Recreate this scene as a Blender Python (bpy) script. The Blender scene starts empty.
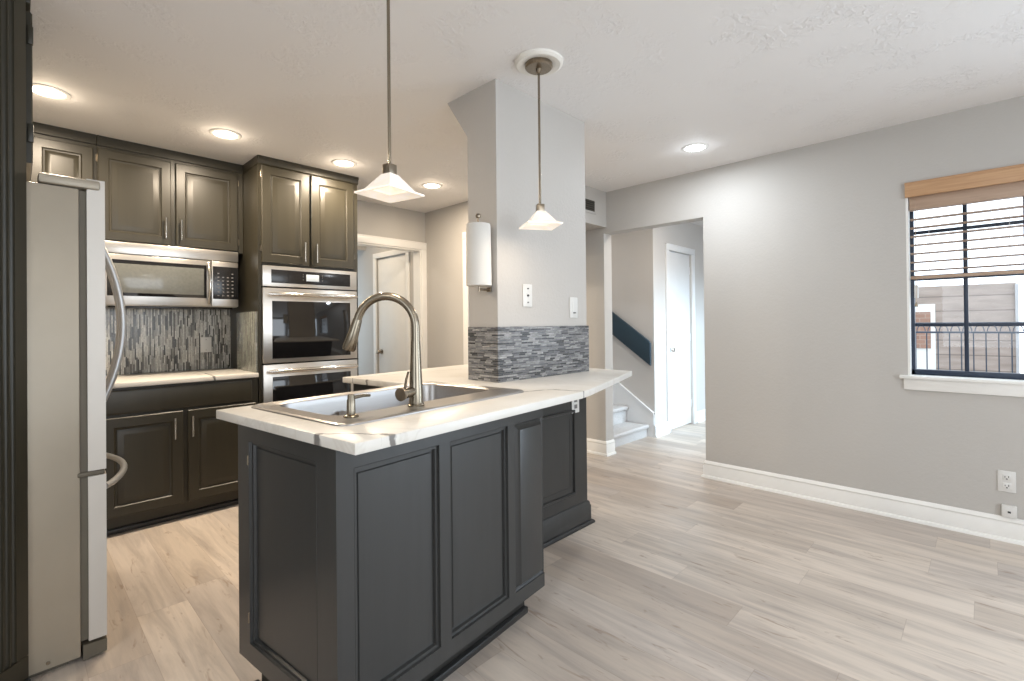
import bpy, bmesh, math, random
from mathutils import Vector, Matrix

random.seed(7)
SC = bpy.context.scene
COL = SC.collection
PI = math.pi

# ---------------------------------------------------------------- camera, sky, daylight, exposure
cam_data = bpy.data.cameras.new('camera')
cam = bpy.data.objects.new('camera', cam_data)
COL.objects.link(cam)
yaw, pitch, roll = math.radians(44.229), math.radians(0.3114), math.radians(-0.5656)
fwd = Vector((math.cos(yaw) * math.cos(pitch), math.sin(yaw) * math.cos(pitch), math.sin(pitch)))
rgt = Vector((math.sin(yaw), -math.cos(yaw), 0))
upv = rgt.cross(fwd)
r2 = math.cos(roll) * rgt + math.sin(roll) * upv
u2 = -math.sin(roll) * rgt + math.cos(roll) * upv
cam.matrix_world = Matrix(((r2.x, u2.x, -fwd.x, 0), (r2.y, u2.y, -fwd.y, 0), (r2.z, u2.z, -fwd.z, 1.22), (0, 0, 0, 1)))
cam_data.sensor_width = 36
cam_data.lens = 486.68 / 1024 * 36
cam_data.shift_y = -(340.5 - 322.1) / 1024
cam_data.clip_start = 0.05
SC.camera = cam

world = bpy.data.worlds.new('world')
SC.world = world
world.use_nodes = True
bg = world.node_tree.nodes['Background']
bg.inputs[0].default_value = (0.80, 0.90, 1.0, 1)
bg.inputs[1].default_value = 2.6

SC.view_settings.view_transform = 'Standard'
SC.view_settings.look = 'None'
SC.view_settings.gamma = 1
SC.view_settings.use_curve_mapping = False
SC.view_settings.exposure = 0.1
SC.cycles.max_bounces = 10
SC.cycles.diffuse_bounces = 6
SC.cycles.caustics_reflective = False
SC.cycles.caustics_refractive = False
SC.cycles.sample_clamp_indirect = 4


def area(name, loc, target, sx, sy, power, color, spread=PI):
    l = bpy.data.lights.new(name, 'AREA')
    l.shape = 'RECTANGLE'
    l.size, l.size_y = sx, sy
    l.energy = power
    l.color = color
    l.spread = spread
    o = bpy.data.objects.new(name, l)
    COL.objects.link(o)
    o.location = loc
    o.rotation_euler = (Vector(target) - Vector(loc)).to_track_quat('-Z', 'Y').to_euler()
    return o


DAY = (0.80, 0.90, 1.0)
area('daylight_patio', (0.6, -2.93, 1.25), (0.6, 3, 1.25), 2.8, 2.0, 38, (0.90, 0.95, 1.0))
area('daylight_side', (-2.53, -0.6, 1.45), (3, -0.6, 1.3), 2.2, 1.3, 9, (0.90, 0.95, 1.0))
area('added_daylight_right', (4.02, -1.9, 1.08), (0, -1.9, 1.0), 1.6, 2.0, 60, (0.70, 0.85, 1.0))  # unseen source added for a bluish reflection on the island front
area('daylight_entry', (5.4, -1.1, 2.75), (5.4, 2.5, 0.3), 1.6, 1.0, 46, (0.62, 0.84, 1.0), math.radians(80))
area('daylight_back_room', (2.08, 5.95, 1.3), (2.6, 6.4, 1.2), 0.6, 1.2, 16, (0.62, 0.82, 1.0))


# ---------------------------------------------------------------- helpers
class B:
    """collects shapes; build() links them as one mesh object"""

    def __init__(self, M=None):
        self.bm = bmesh.new()
        self.M = M

    def _fix(self, vs):
        if self.M is not None:
            for v in vs:
                v.co = self.M @ v.co

    def box(self, a, b, bev=0.0, seg=2):
        lo = [min(a[i], b[i]) for i in range(3)]
        hi = [max(a[i], b[i]) for i in range(3)]
        r = bmesh.ops.create_cube(self.bm, size=1)
        vs = r['verts']
        for v in vs:
            v.co = Vector([lo[i] + (v.co[i] + 0.5) * (hi[i] - lo[i]) for i in range(3)])
        self._fix(vs)
        if bev > 0:
            es = list({e for v in vs for e in v.link_edges})
            bmesh.ops.bevel(self.bm, geom=es, offset=bev, offset_type='OFFSET', segments=seg, profile=0.5, affect='EDGES')
        return self

    def rings(self, rings, closed=True, cap0=True, cap1=True):
        rr = []
        for ring in rings:
            vs = [self.bm.verts.new(Vector(p)) for p in ring]
            self._fix(vs)
            rr.append(vs)
        n = len(rr[0])
        for a, b in zip(rr[:-1], rr[1:]):
            for i in range(n if closed else n - 1):
                j = (i + 1) % n
                try:
                    self.bm.faces.new((a[i], a[j], b[j], b[i]))
                except ValueError:
                    pass
        if cap0:
            self.bm.faces.new(list(reversed(rr[0])))
        if cap1:
            self.bm.faces.new(rr[-1])
        return self

    def tube(self, pts, r, seg=14, caps=True):
        pts = [Vector(p) for p in pts]
        if not isinstance(r, (list, tuple)):
            r = [r] * len(pts)
        rings = []
        prev = None
        for i, p in enumerate(pts):
            if i == 0:
                t = pts[1] - p
            elif i == len(pts) - 1:
                t = p - pts[i - 1]
            else:
                t = (pts[i + 1] - p).normalized() + (p - pts[i - 1]).normalized()
            t.normalize()
            if prev is None:
                u = t.orthogonal().normalized()
            else:
                u = (prev - t * prev.dot(t)).normalized()
            prev = u
            w = t.cross(u)
            rings.append([p + (u * math.cos(a) + w * math.sin(a)) * r[i] for a in [2 * PI * k / seg for k in range(seg)]])
        return self.rings(rings, True, caps, caps)

    def lathe(self, prof, c=(0, 0, 0), seg=28, cap0=True, cap1=True):
        c = Vector(c)
        rings = []
        for (r, z) in prof:
            rings.append([c + Vector((r * math.cos(2 * PI * k / seg), r * math.sin(2 * PI * k / seg), z)) for k in range(seg)])
        return self.rings(rings, True, cap0, cap1)

    def prism(self, poly, vec, bev=0.0):
        vec = Vector(vec)
        n0 = len(self.bm.verts)
        a = [Vector(p) for p in poly]
        b = [p + vec for p in a]
        self.rings([a, b])
        if bev > 0:
            self.bm.verts.ensure_lookup_table()
            vs = self.bm.verts[n0:]
            es = list({e for v in vs for e in v.link_edges})
            bmesh.ops.bevel(self.bm, geom=es, offset=bev, offset_type='OFFSET', segments=2, profile=0.5, affect='EDGES')
        return self

    def build(self, name, mat, parent=None, smooth=True, loc=None, angle=32):
        bmesh.ops.recalc_face_normals(self.bm, faces=self.bm.faces[:])
        me = bpy.data.meshes.new(name)
        self.bm.to_mesh(me)
        self.bm.free()
        if smooth:
            me.shade_smooth()
            me.set_sharp_from_angle(angle=math.radians(angle))
        if mat:
            me.materials.append(mat)
        o = bpy.data.objects.new(name, me)
        COL.objects.link(o)
        if parent:
            o.parent = parent
        if loc:
            o.location = loc
        return o


def tag(o, label, cat, group=None, kind=None):
    o['label'] = label
    o['category'] = cat
    if group:
        o['group'] = group
    if kind:
        o['kind'] = kind
    return o


def thing(name, label, cat, loc=(0, 0, 0), rz=0.0, group=None, kind=None):
    o = bpy.data.objects.new(name, None)
    o.empty_display_size = 0.1
    COL.objects.link(o)
    o.location = loc
    o.rotation_euler = (0, 0, rz)
    return tag(o, label, cat, group, kind)


def copy_tree(o, parent=None):
    c = o.copy()
    COL.objects.link(c)
    if parent:
        c.parent = parent
    for ch in list(o.children):
        copy_tree(ch, c)
    return c


def rect_ring(x0, x1, z0, z1, d, y):
    return [(x0 + d, y, z0 + d), (x1 - d, y, z0 + d), (x1 - d, y, z1 - d), (x0 + d, y, z1 - d)]


def raised_door(b, x0, x1, z0, z1, yb, t=0.02, fw=0.055, field=0.032):
    """raised-panel cabinet door; back at y=yb, front towards -y"""
    f = yb - t
    prof = [(0, yb), (0, f + 0.004), (0.004, f), (fw, f), (fw + 0.006, f + 0.0075), (fw + 0.014, f + 0.009),
            (fw + 0.016, f + 0.007), (fw + 0.016 + field, f + 0.001), (fw + 0.019 + field, f + 0.001)]
    b.rings([rect_ring(x0, x1, z0, z1, d, y) for d, y in prof])
    return b


def inset_panel(b, x0, x1, z0, z1, f, field=0.0):
    """panel set in a frame whose face is at y=f"""
    prof = [(-0.002, f + 0.0195), (-0.002, f + 0.001), (0.0, f - 0.001), (0.002, f + 0.008), (0.011, f + 0.0085), (0.014, f + 0.0185), (0.020, f + 0.0185),
            (0.023, f + 0.015), (0.026 + field, f + 0.015)]
    b.rings([rect_ring(x0, x1, z0, z1, d, y) for d, y in prof])
    return b


# ---------------------------------------------------------------- materials
MATS = {}


class N:
    def __init__(self, name):
        self.m = bpy.data.materials.new(name)
        self.m.use_nodes = True
        self.t = self.m.node_tree
        self.p = self.t.nodes['Principled BSDF']
        MATS[name] = self.m

    def n(self, typ, **kw):
        nd = self.t.nodes.new(typ)
        for k, v in kw.items():
            setattr(nd, k, v)
        return nd

    def l(self, a, b):
        self.t.links.new(a, b)

    def math(self, op, a, b=None, c=None, clamp=False):
        nd = self.n('ShaderNodeMath', operation=op)
        nd.use_clamp = clamp
        for i, v in enumerate((a, b, c)):
            if v is None:
                continue
            if isinstance(v, (int, float)):
                nd.inputs[i].default_value = v
            else:
                self.l(v, nd.inputs[i])
        return nd.outputs[0]

    def coords(self):
        tc = self.n('ShaderNodeTexCoord')
        sp = self.n('ShaderNodeSeparateXYZ')
        self.l(tc.outputs['Object'], sp.inputs[0])
        return tc.outputs['Object'], sp.outputs[0], sp.outputs[1], sp.outputs[2]

    def comb(self, x, y, z):
        nd = self.n('ShaderNodeCombineXYZ')
        for i, v in enumerate((x, y, z)):
            if isinstance(v, (int, float)):
                nd.inputs[i].default_value = v
            else:
                self.l(v, nd.inputs[i])
        return nd.outputs[0]

    def noise(self, vec, scale, detail=3, rough=0.5, dist=0.0):
        nd = self.n('ShaderNodeTexNoise')
        nd.inputs['Scale'].default_value = scale
        nd.inputs['Detail'].default_value = detail
        nd.inputs['Roughness'].default_value = rough
        nd.inputs['Distortion'].default_value = dist
        self.l(vec, nd.inputs['Vector'])
        return nd.outputs[0]

    def ramp(self, fac, stops):
        nd = self.n('ShaderNodeValToRGB')
        e = nd.color_ramp.elements
        e[0].position, e[0].color = stops[0][0], (*stops[0][1], 1)
        e[1].position, e[1].color = stops[-1][0], (*stops[-1][1], 1)
        for p, c in stops[1:-1]:
            x = e.new(p)
            x.color = (*c, 1)
        self.l(fac, nd.inputs[0])
        return nd.outputs[0]

    def mix(self, fac, a, b, mode='MIX'):
        nd = self.n('ShaderNodeMix', data_type='RGBA', blend_type=mode)
        for s, v in ((nd.inputs[0], fac), (nd.inputs[6], a), (nd.inputs[7], b)):
            if isinstance(v, (int, float)):
                s.default_value = v
            elif isinstance(v, tuple):
                s.default_value = (*v, 1)
            else:
                self.l(v, s)
        return nd.outputs[2]

    def bump(self, h, strength, dist=0.01):
        nd = self.n('ShaderNodeBump')
        nd.inputs['Strength'].default_value = strength
        nd.inputs['Distance'].default_value = dist
        self.l(h, nd.inputs['Height'])
        self.l(nd.outputs[0], self.p.inputs['Normal'])

    def set(self, color=None, rough=None, metal=None, **kw):
        if color is not None:
            if isinstance(color, tuple):
                self.p.inputs['Base Color'].default_value = (*color, 1)
            else:
                self.l(color, self.p.inputs['Base Color'])
        if rough is not None:
            if isinstance(rough, (int, float)):
                self.p.inputs['Roughness'].default_value = rough
            else:
                self.l(rough, self.p.inputs['Roughness'])
        if metal is not None:
            self.p.inputs['Metallic'].default_value = metal
        for k, v in kw.items():
            self.p.inputs[k].default_value = v
        return self


def plain(name, color, rough=0.5, metal=0.0, var=0.05, scale=6.0, bump=0.0, bscale=200, **kw):
    """paint-like procedural material with slight tone variation"""
    m = N(name)
    o, x, y, z = m.coords()
    nz = m.noise(o, scale, 3)
    lo = tuple(c * (1 - var) for c in color)
    hi = tuple(min(1, c * (1 + var)) for c in color)
    m.set(m.ramp(nz, [(0.3, lo), (0.7, hi)]), rough, metal, **kw)
    if bump:
        m.bump(m.noise(o, bscale, 2), bump, 0.003)
    return m.m


def wall_mat(name, color, scale=55, strength=0.22):
    m = N(name)
    o, x, y, z = m.coords()
    nz = m.noise(o, 2.0, 2)
    m.set(m.ramp(nz, [(0.3, tuple(c * 0.98 for c in color)), (0.7, color)]), 0.62)
    m.p.inputs['Specular IOR Level'].default_value = 0.25
    m.bump(m.noise(o, scale, 4, 0.6), strength, 0.006)
    return m.m


WALL = wall_mat('greige_wall_paint', (0.50, 0.48, 0.452))
COLW = wall_mat('pillar_wall_paint', (0.52, 0.495, 0.465), 60, 0.3)
HALL = wall_mat('hall_wall_paint', (0.62, 0.60, 0.58), 60, 0.1)


def ceil_mat():
    m = N('knockdown_ceiling')
    o, x, y, z = m.coords()
    a = m.noise(o, 34, 4, 0.62, 0.4)
    a2 = m.ramp(a, [(0.46, (0, 0, 0)), (0.58, (1, 1, 1))])
    b = m.noise(o, 5, 2)
    h = m.mix(m.ramp(b, [(0.48, (0, 0, 0)), (0.66, (1, 1, 1))]), (0.5, 0.5, 0.5), a2)
    m.set((0.80, 0.785, 0.775), 0.7)
    m.bump(h, 0.45, 0.006)
    return m.m


CEIL = ceil_mat()
TRIM = plain('white_trim_paint', (0.80, 0.79, 0.76), 0.35, var=0.02)
TRIMH = plain('cool_white_trim_paint', (0.82, 0.83, 0.84), 0.35, var=0.02)


def floor_mat():
    m = N('oak_vinyl_planks')
    o, x, y, z = m.coords()
    W, L = 0.182, 1.22
    u = m.math('DIVIDE', x, W)
    ui = m.math('FLOOR', u)
    uf = m.math('SUBTRACT', u, ui)
    wn = m.n('ShaderNodeTexWhiteNoise', noise_dimensions='1D')
    m.l(ui, wn.inputs['W'])
    off = wn.outputs['Value']
    v = m.math('ADD', m.math('DIVIDE', y, L), off)
    vi = m.math('FLOOR', v)
    vf = m.math('SUBTRACT', v, vi)
    cell = m.comb(ui, vi, 0.0)
    w2 = m.n('ShaderNodeTexWhiteNoise', noise_dimensions='3D')
    m.l(cell, w2.inputs['Vector'])
    rnd = w2.outputs['Value']
    # grain runs along the plank
    shift = m.math('MULTIPLY', rnd, 37.0)
    gv = m.comb(m.math('MULTIPLY', x, 9.0), m.math('ADD', m.math('MULTIPLY', y, 0.9), shift), shift)
    g1 = m.noise(gv, 1.6, 5, 0.6, 0.6)
    gv2 = m.comb(m.math('MULTIPLY', x, 60.0), m.math('ADD', m.math('MULTIPLY', y, 2.2), shift), shift)
    g2 = m.noise(gv2, 1.0, 4, 0.6)
    base = m.ramp(rnd, [(0.0, (0.44, 0.37, 0.31)), (0.3, (0.56, 0.485, 0.41)), (0.55, (0.63, 0.55, 0.47)), (0.8, (0.48, 0.425, 0.38)), (1.0, (0.59, 0.52, 0.455))])
    c = m.mix(m.ramp(g1, [(0.42, (0, 0, 0)), (0.68, (1, 1, 1))]), base, (0.32, 0.275, 0.245))
    nd = [n_ for n_ in m.t.nodes if n_.bl_idname == 'ShaderNodeMix'][-1]
    c = m.mix(0.68, base, c)
    streak = m.ramp(g2, [(0.35, (0.92, 0.92, 0.93)), (0.65, (1.03, 1.02, 1.02))])
    c = m.mix(0.8, c, streak, 'MULTIPLY')
    # knots and dark flecks
    kv = m.comb(m.math('MULTIPLY', x, 13.0), m.math('ADD', m.math('MULTIPLY', y, 2.6), shift), shift)
    kn = m.noise(kv, 1.7, 3, 0.65, 1.2)
    c = m.mix(m.math('MULTIPLY', m.ramp(kn, [(0.61, (0, 0, 0)), (0.72, (1, 1, 1))]), 0.6), c, (0.24, 0.165, 0.115))
    # joints
    e1 = m.math('LESS_THAN', m.math('MINIMUM', uf, m.math('SUBTRACT', 1.0, uf)), 0.006)
    e2 = m.math('LESS_THAN', m.math('MINIMUM', vf, m.math('SUBTRACT', 1.0, vf)), 0.0010)
    e = m.math('MAXIMUM', e1, e2)
    c = m.mix(m.math('MULTIPLY', e, 0.30), c, (0.20, 0.15, 0.11))
    m.set(c, m.math('ADD', m.math('MULTIPLY', g2, 0.12), 0.34))
    m.p.inputs['Specular IOR Level'].default_value = 0.45
    m.bump(m.math('SUBTRACT', m.math('MULTIPLY', g2, 0.4), m.math('MULTIPLY', e, 0.6)), 0.12, 0.002)
    return m.m


FLOOR = floor_mat()


def cabinet_mat(name, col, rough=0.33):
    m = N(name)
    o, x, y, z = m.coords()
    nz = m.noise(m.comb(m.math('MULTIPLY', x, 22.0), m.math('MULTIPLY', y, 22.0), m.math('MULTIPLY', z, 1.4)), 1.2, 4, 0.6)
    c = m.ramp(nz, [(0.3, tuple(v * 0.92 for v in col)), (0.7, tuple(v * 1.08 for v in col))])
    m.set(c, m.math('ADD', m.math('MULTIPLY', nz, 0.05), rough - 0.025))
    m.p.inputs['Specular IOR Level'].default_value = 0.42
    return m.m


CAB = cabinet_mat('olive_black_cabinet_paint', (0.033, 0.029, 0.019), 0.36)
ISL = cabinet_mat('daylight_cooled_cabinet_paint', (0.036, 0.036, 0.035), 0.30)  # same paint as the kitchen cabinets, cool daylight put into the colour
TOEKICK = plain('dark_toe_kick_paint', (0.018, 0.016, 0.013), 0.5)  # darker paint for the island toe kick
SHOE = plain('black_shoe_moulding_paint', (0.022, 0.022, 0.022), 0.3)


def steel_mat(name, col=(0.62, 0.60, 0.57), rough=0.28, axis='x', amt=0.10):
    m = N(name)
    o, x, y, z = m.coords()
    k = {'x': (2, 60, 220), 'z': (220, 220, 2), 'y': (60, 2, 220)}[axis]
    nz = m.noise(m.comb(m.math('MULTIPLY', x, float(k[0])), m.math('MULTIPLY', y, float(k[1])), m.math('MULTIPLY', z, float(k[2]))), 1.0, 3, 0.6)
    m.set(m.ramp(nz, [(0.3, tuple(v * 0.93 for v in col)), (0.7, col)]), m.math('ADD', m.math('MULTIPLY', nz, amt), rough - amt / 2), 1.0)
    return m.m


STEEL = steel_mat('brushed_stainless_steel', (0.66, 0.63, 0.59), 0.33)
SINKST = steel_mat('satin_sink_steel', (0.37, 0.35, 0.335), 0.30, 'x', 0.06)
MATS['satin_sink_steel'].node_tree.nodes['Principled BSDF'].inputs['Metallic'].default_value = 0.85
NICKEL = steel_mat('brushed_nickel', (0.27, 0.23, 0.175), 0.24, 'z', 0.05)
CHROME = steel_mat('polished_pull_metal', (0.72, 0.70, 0.66), 0.16, 'z', 0.04)
DARKNI = steel_mat('dark_bronze_nickel', (0.30, 0.25, 0.19), 0.28, 'z', 0.05)
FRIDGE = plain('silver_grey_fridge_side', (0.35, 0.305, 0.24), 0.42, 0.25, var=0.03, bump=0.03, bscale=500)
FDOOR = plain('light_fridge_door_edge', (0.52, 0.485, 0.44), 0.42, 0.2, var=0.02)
GASKET = plain('grey_rubber_gasket', (0.10, 0.085, 0.06), 0.6)
FHANDLE = plain('grey_metallic_handle', (0.42, 0.42, 0.42), 0.35, 0.6, var=0.03)
BLACKGL = plain('black_oven_glass', (0.008, 0.008, 0.009), 0.05, var=0.1, **{'Specular IOR Level': 0.7})
BLACKP = plain('black_control_panel', (0.012, 0.012, 0.013), 0.18, var=0.1)
MWWIN = plain('reflection_grey_mesh_window', (0.14, 0.145, 0.135), 0.12, var=0.08, scale=60)  # grey lightened so the colour carries the window's reflection
KEY = plain('printed_key_grey', (0.17, 0.165, 0.16), 0.5)
DISPLAY = N('lit_oven_display').set((0.5, 0.55, 0.58), 0.3, **{'Emission Color': (0.6, 0.68, 0.74, 1), 'Emission Strength': 0.25}).m
PLASTIC = plain('white_plastic', (0.68, 0.67, 0.645), 0.35, var=0.02)
PLASTD = plain('dark_slot', (0.03, 0.03, 0.03), 0.5)
PAPER = plain('white_paper_towel', (0.70, 0.68, 0.64), 0.9, var=0.02, bump=0.25, bscale=260)
NAVY = plain('navy_window_frame_paint', (0.018, 0.03, 0.055), 0.35, var=0.05)
NAVYRAIL = plain('dark_blue_handrail_paint', (0.022, 0.045, 0.065), 0.35, var=0.05)
IRON = plain('blue_black_railing_iron', (0.05, 0.075, 0.12), 0.4)
CARPET = plain('pale_grey_stair_carpet', (0.50, 0.48, 0.47), 0.95, var=0.12, scale=90, bump=0.6, bscale=300)
WPLASTER = plain('white_ceiling_medallion', (0.80, 0.78, 0.73), 0.5, var=0.02)


def quartz_mat(name, veins):
    """veins: list of (x0, y0, x1, y1, width) in object space"""
    m = N(name)
    o, x, y, z = m.coords()
    nz = m.noise(o, 3.0, 4, 0.55)
    c = m.ramp(nz, [(0.35, (0.62, 0.595, 0.545)), (0.65, (0.70, 0.68, 0.64))])
    faint = m.noise(o, 1.3, 5, 0.6, 1.0)
    band = m.math('SUBTRACT', 1.0, m.math('MULTIPLY', m.math('ABSOLUTE', m.math('SUBTRACT', faint, 0.5)), 60.0), clamp=True)
    c = m.mix(m.math('MULTIPLY', band, 0.22), c, (0.42, 0.37, 0.30))
    wob = m.math('MULTIPLY', m.math('SUBTRACT', m.noise(o, 9.0, 4, 0.6), 0.5), 0.05)
    wid = m.noise(o, 30.0, 3, 0.6)
    for (x0, y0, x1, y1, w) in veins:
        L = math.hypot(x1 - x0, y1 - y0)
        tx, ty = (x1 - x0) / L, (y1 - y0) / L
        dx, dy = m.math('SUBTRACT', x, x0), m.math('SUBTRACT', y, y0)
        s = m.math('ADD', m.math('MULTIPLY', dx, tx), m.math('MULTIPLY', dy, ty))
        d = m.math('ADD', m.math('SUBTRACT', m.math('MULTIPLY', dy, tx), m.math('MULTIPLY', dx, ty)), wob)
        inside = m.math('MULTIPLY', m.math('GREATER_THAN', s, 0.0), m.math('LESS_THAN', s, L))
        lim = m.math('MULTIPLY', wid, w * 2.0)
        a = m.math('SUBTRACT', 1.0, m.math('DIVIDE', m.math('ABSOLUTE', d), lim), clamp=True)
        a = m.math('MULTIPLY', m.math('MULTIPLY', a, 2.2, clamp=True), inside)
        c = m.mix(m.math('MULTIPLY', a, 0.85), c, (0.085, 0.075, 0.07))
    m.set(c, 0.34)
    m.p.inputs['Specular IOR Level'].default_value = 0.5
    return m.m


def mosaic_mat(name, vertical, w, l, stops, rough=0.18):
    m = N(name)
    o, x, y, z = m.coords()
    h = m.math('ADD', x, y)
    a, b = (h, z) if vertical else (z, h)
    ua = m.math('DIVIDE', a, w)
    ui = m.math('FLOOR', ua)
    uf = m.math('SUBTRACT', ua, ui)
    wn = m.n('ShaderNodeTexWhiteNoise', noise_dimensions='1D')
    m.l(ui, wn.inputs['W'])
    # each stick row gets its own length and start
    ln = m.math('ADD', m.math('MULTIPLY', wn.outputs['Value'], l * 0.6), l * 0.7)
    vb = m.math('ADD', m.math('DIVIDE', b, ln), m.math('MULTIPLY', wn.outputs['Value'], 11.3))
    vi = m.math('FLOOR', vb)
    vf = m.math('SUBTRACT', vb, vi)
    w2 = m.n('ShaderNodeTexWhiteNoise', noise_dimensions='2D')
    m.l(m.comb(ui, vi, 0.0), w2.inputs['Vector'])
    c = m.ramp(w2.outputs['Value'], stops)
    mb = m.noise(m.comb(m.math('MULTIPLY', a, 3.0), b, w2.outputs['Value']), 45.0, 3, 0.6)
    c = m.mix(0.55, c, m.ramp(mb, [(0.3, (0.25, 0.25, 0.25)), (0.7, (1.35, 1.35, 1.35))]), 'MULTIPLY')
    e = m.math('LESS_THAN', m.math('MINIMUM', uf, m.math('SUBTRACT', 1.0, uf)), 0.07)
    e2 = m.math('LESS_THAN', m.math('MINIMUM', vf, m.math('SUBTRACT', 1.0, vf)), 0.012)
    e = m.math('MAXIMUM', e, e2)
    c = m.mix(e, c, (0.22, 0.21, 0.19))
    m.set(c, rough)
    m.p.inputs['Specular IOR Level'].default_value = 0.6
    m.bump(m.math('ADD', m.math('MULTIPLY', e, -1.0), m.math('MULTIPLY', w2.outputs['Value'], 0.6)), 0.5, 0.0025)
    return m.m


MOSV = mosaic_mat('vertical_glass_stick_mosaic', True, 0.0085, 0.085,
                  [(0.0, (0.03, 0.029, 0.025)), (0.25, (0.10, 0.095, 0.085)), (0.42, (0.40, 0.39, 0.355)), (0.7, (0.60, 0.59, 0.545)), (0.9, (0.72, 0.71, 0.66)), (1.0, (0.20, 0.19, 0.17))])
MOSG = mosaic_mat('pale_green_glass_stick_mosaic', True, 0.0115, 0.13,
                  [(0.0, (0.13, 0.14, 0.125)), (0.4, (0.25, 0.265, 0.24)), (0.8, (0.38, 0.40, 0.36)), (1.0, (0.19, 0.20, 0.18))])
MOSH = mosaic_mat('horizontal_glass_stick_mosaic', False, 0.0085, 0.060,
                  [(0.0, (0.03, 0.035, 0.042)), (0.25, (0.10, 0.105, 0.12)), (0.55, (0.21, 0.215, 0.23)), (0.8, (0.36, 0.36, 0.36)), (1.0, (0.14, 0.145, 0.16))])


def glow_mat(name, col, strength):
    m = N(name)
    m.set(col, 0.4, **{'Emission Color': (*col, 1), 'Emission Strength': strength})
    return m.m


LENSW = glow_mat('lit_warm_downlight_lens', (1.0, 0.90, 0.74), 9.0)
LENSC = glow_mat('lit_cool_downlight_lens', (0.92, 0.96, 1.0), 9.0)


def shade_mat(name, strength):
    m = N(name)
    o, x, y, z = m.coords()
    nz = m.noise(o, 14, 3, 0.5, 0.8)
    m.set(m.ramp(nz, [(0.35, (0.80, 0.76, 0.70)), (0.65, (0.90, 0.87, 0.82))]), 0.25, **{'Emission Strength': strength})
    m.l(m.ramp(nz, [(0.3, (1.0, 0.80, 0.62)), (0.7, (1.0, 0.90, 0.77))]), m.p.inputs['Emission Color'])
    return m.m


SHADE = shade_mat('lit_alabaster_glass', 0.36)
SHADE2 = shade_mat('lit_clear_edged_glass', 0.44)


def glass_mat():
    m = N('clear_window_glass')
    nt = m.t
    out = nt.nodes['Material Output']
    tr = m.n('ShaderNodeBsdfTransparent')
    gl = m.n('ShaderNodeBsdfGlossy')
    gl.inputs['Roughness'].default_value = 0.02
    mx = m.n('ShaderNodeMixShader')
    mx.inputs[0].default_value = 0.02
    m.l(tr.outputs[0], mx.inputs[1])
    m.l(gl.outputs[0], mx.inputs[2])
    m.l(mx.outputs[0], out.inputs['Surface'])
    return m.m


GLASS = glass_mat()


def wood_mat(name, lo, hi, axis):
    m = N(name)
    o, x, y, z = m.coords()
    k = {'y': (50, 2, 50)}[axis]
    nz = m.noise(m.comb(m.math('MULTIPLY', x, float(k[0])), m.math('MULTIPLY', y, float(k[1])), m.math('MULTIPLY', z, float(k[2]))), 1.2, 5, 0.6, 0.5)
    m.set(m.ramp(nz, [(0.3, lo), (0.7, hi)]), 0.45)
    return m.m


BLIND = wood_mat('honey_wood_valance', (0.42, 0.235, 0.12), (0.58, 0.36, 0.20), 'y')
SLAT = wood_mat('greyed_wood_slat', (0.36, 0.25, 0.18), (0.46, 0.33, 0.24), 'y')


def siding_mat():
    m = N('weathered_lap_siding')
    o, x, y, z = m.coords()
    u = m.math('DIVIDE', z, 0.165)
    uf = m.math('SUBTRACT', u, m.math('FLOOR', u))
    nz = m.noise(m.comb(m.math('MULTIPLY', x, 1.0), m.math('MULTIPLY', y, 1.5), m.math('MULTIPLY', z, 9.0)), 2.0, 4)
    c = m.ramp(nz, [(0.3, (0.30, 0.24, 0.205)), (0.7, (0.42, 0.345, 0.30))])
    c = m.mix(m.math('MULTIPLY', m.math('LESS_THAN', uf, 0.08), 0.7), c, (0.16, 0.13, 0.11))
    m.set(c, 0.8)
    return m.m


SIDING = siding_mat()
BRICK = N('terracotta_brick')
_o, _x, _y, _z = BRICK.coords()
_bt = BRICK.n('ShaderNodeTexBrick')
BRICK.l(BRICK.comb(_y, _z, 0.0), _bt.inputs['Vector'])
_bt.inputs['Scale'].default_value = 5
_bt.inputs['Color1'].default_value = (0.36, 0.21, 0.15, 1)
_bt.inputs['Color2'].default_value = (0.30, 0.17, 0.125, 1)
_bt.inputs['Mortar'].default_value = (0.38, 0.28, 0.23, 1)
BRICK.set(_bt.outputs[0], 0.85)
BRICK = BRICK.m
DECK = plain('grey_balcony_concrete', (0.45, 0.45, 0.46), 0.8)

# ---------------------------------------------------------------- the room shell
CZ = 2.435      # ceiling height


def struct(name, b, mat, label, cat, smooth=False):
    o = b.build(name, mat, None, smooth)
    return tag(o, label, cat, kind='structure')


struct('floor', B().box((-2.8, -3.2, -0.12), (3.957, 4.32, 0)).box((3.957, 1.0, -0.12), (7.2, 2.67, 0)).box((3.957, 2.67, -0.12), (4.92, 5.6, 0)).box((1.9, 4.32, -0.12), (3.957, 6.5, 0)),
       FLOOR, 'light oak plank floor running through kitchen, dining area and hall', 'floor')
struct('ceiling', B().box((-2.8, -3.2, CZ), (3.957, 4.44, CZ + 0.12)).box((3.957, 1.0, CZ), (7.2, 2.67, CZ + 0.12)).box((3.957, 2.67, CZ), (4.92, 5.6, CZ + 0.12)).box((1.9, 4.44, CZ), (3.957, 6.5, CZ + 0.12)),
       CEIL, 'off-white knockdown textured ceiling with recessed lights', 'ceiling')

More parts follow.
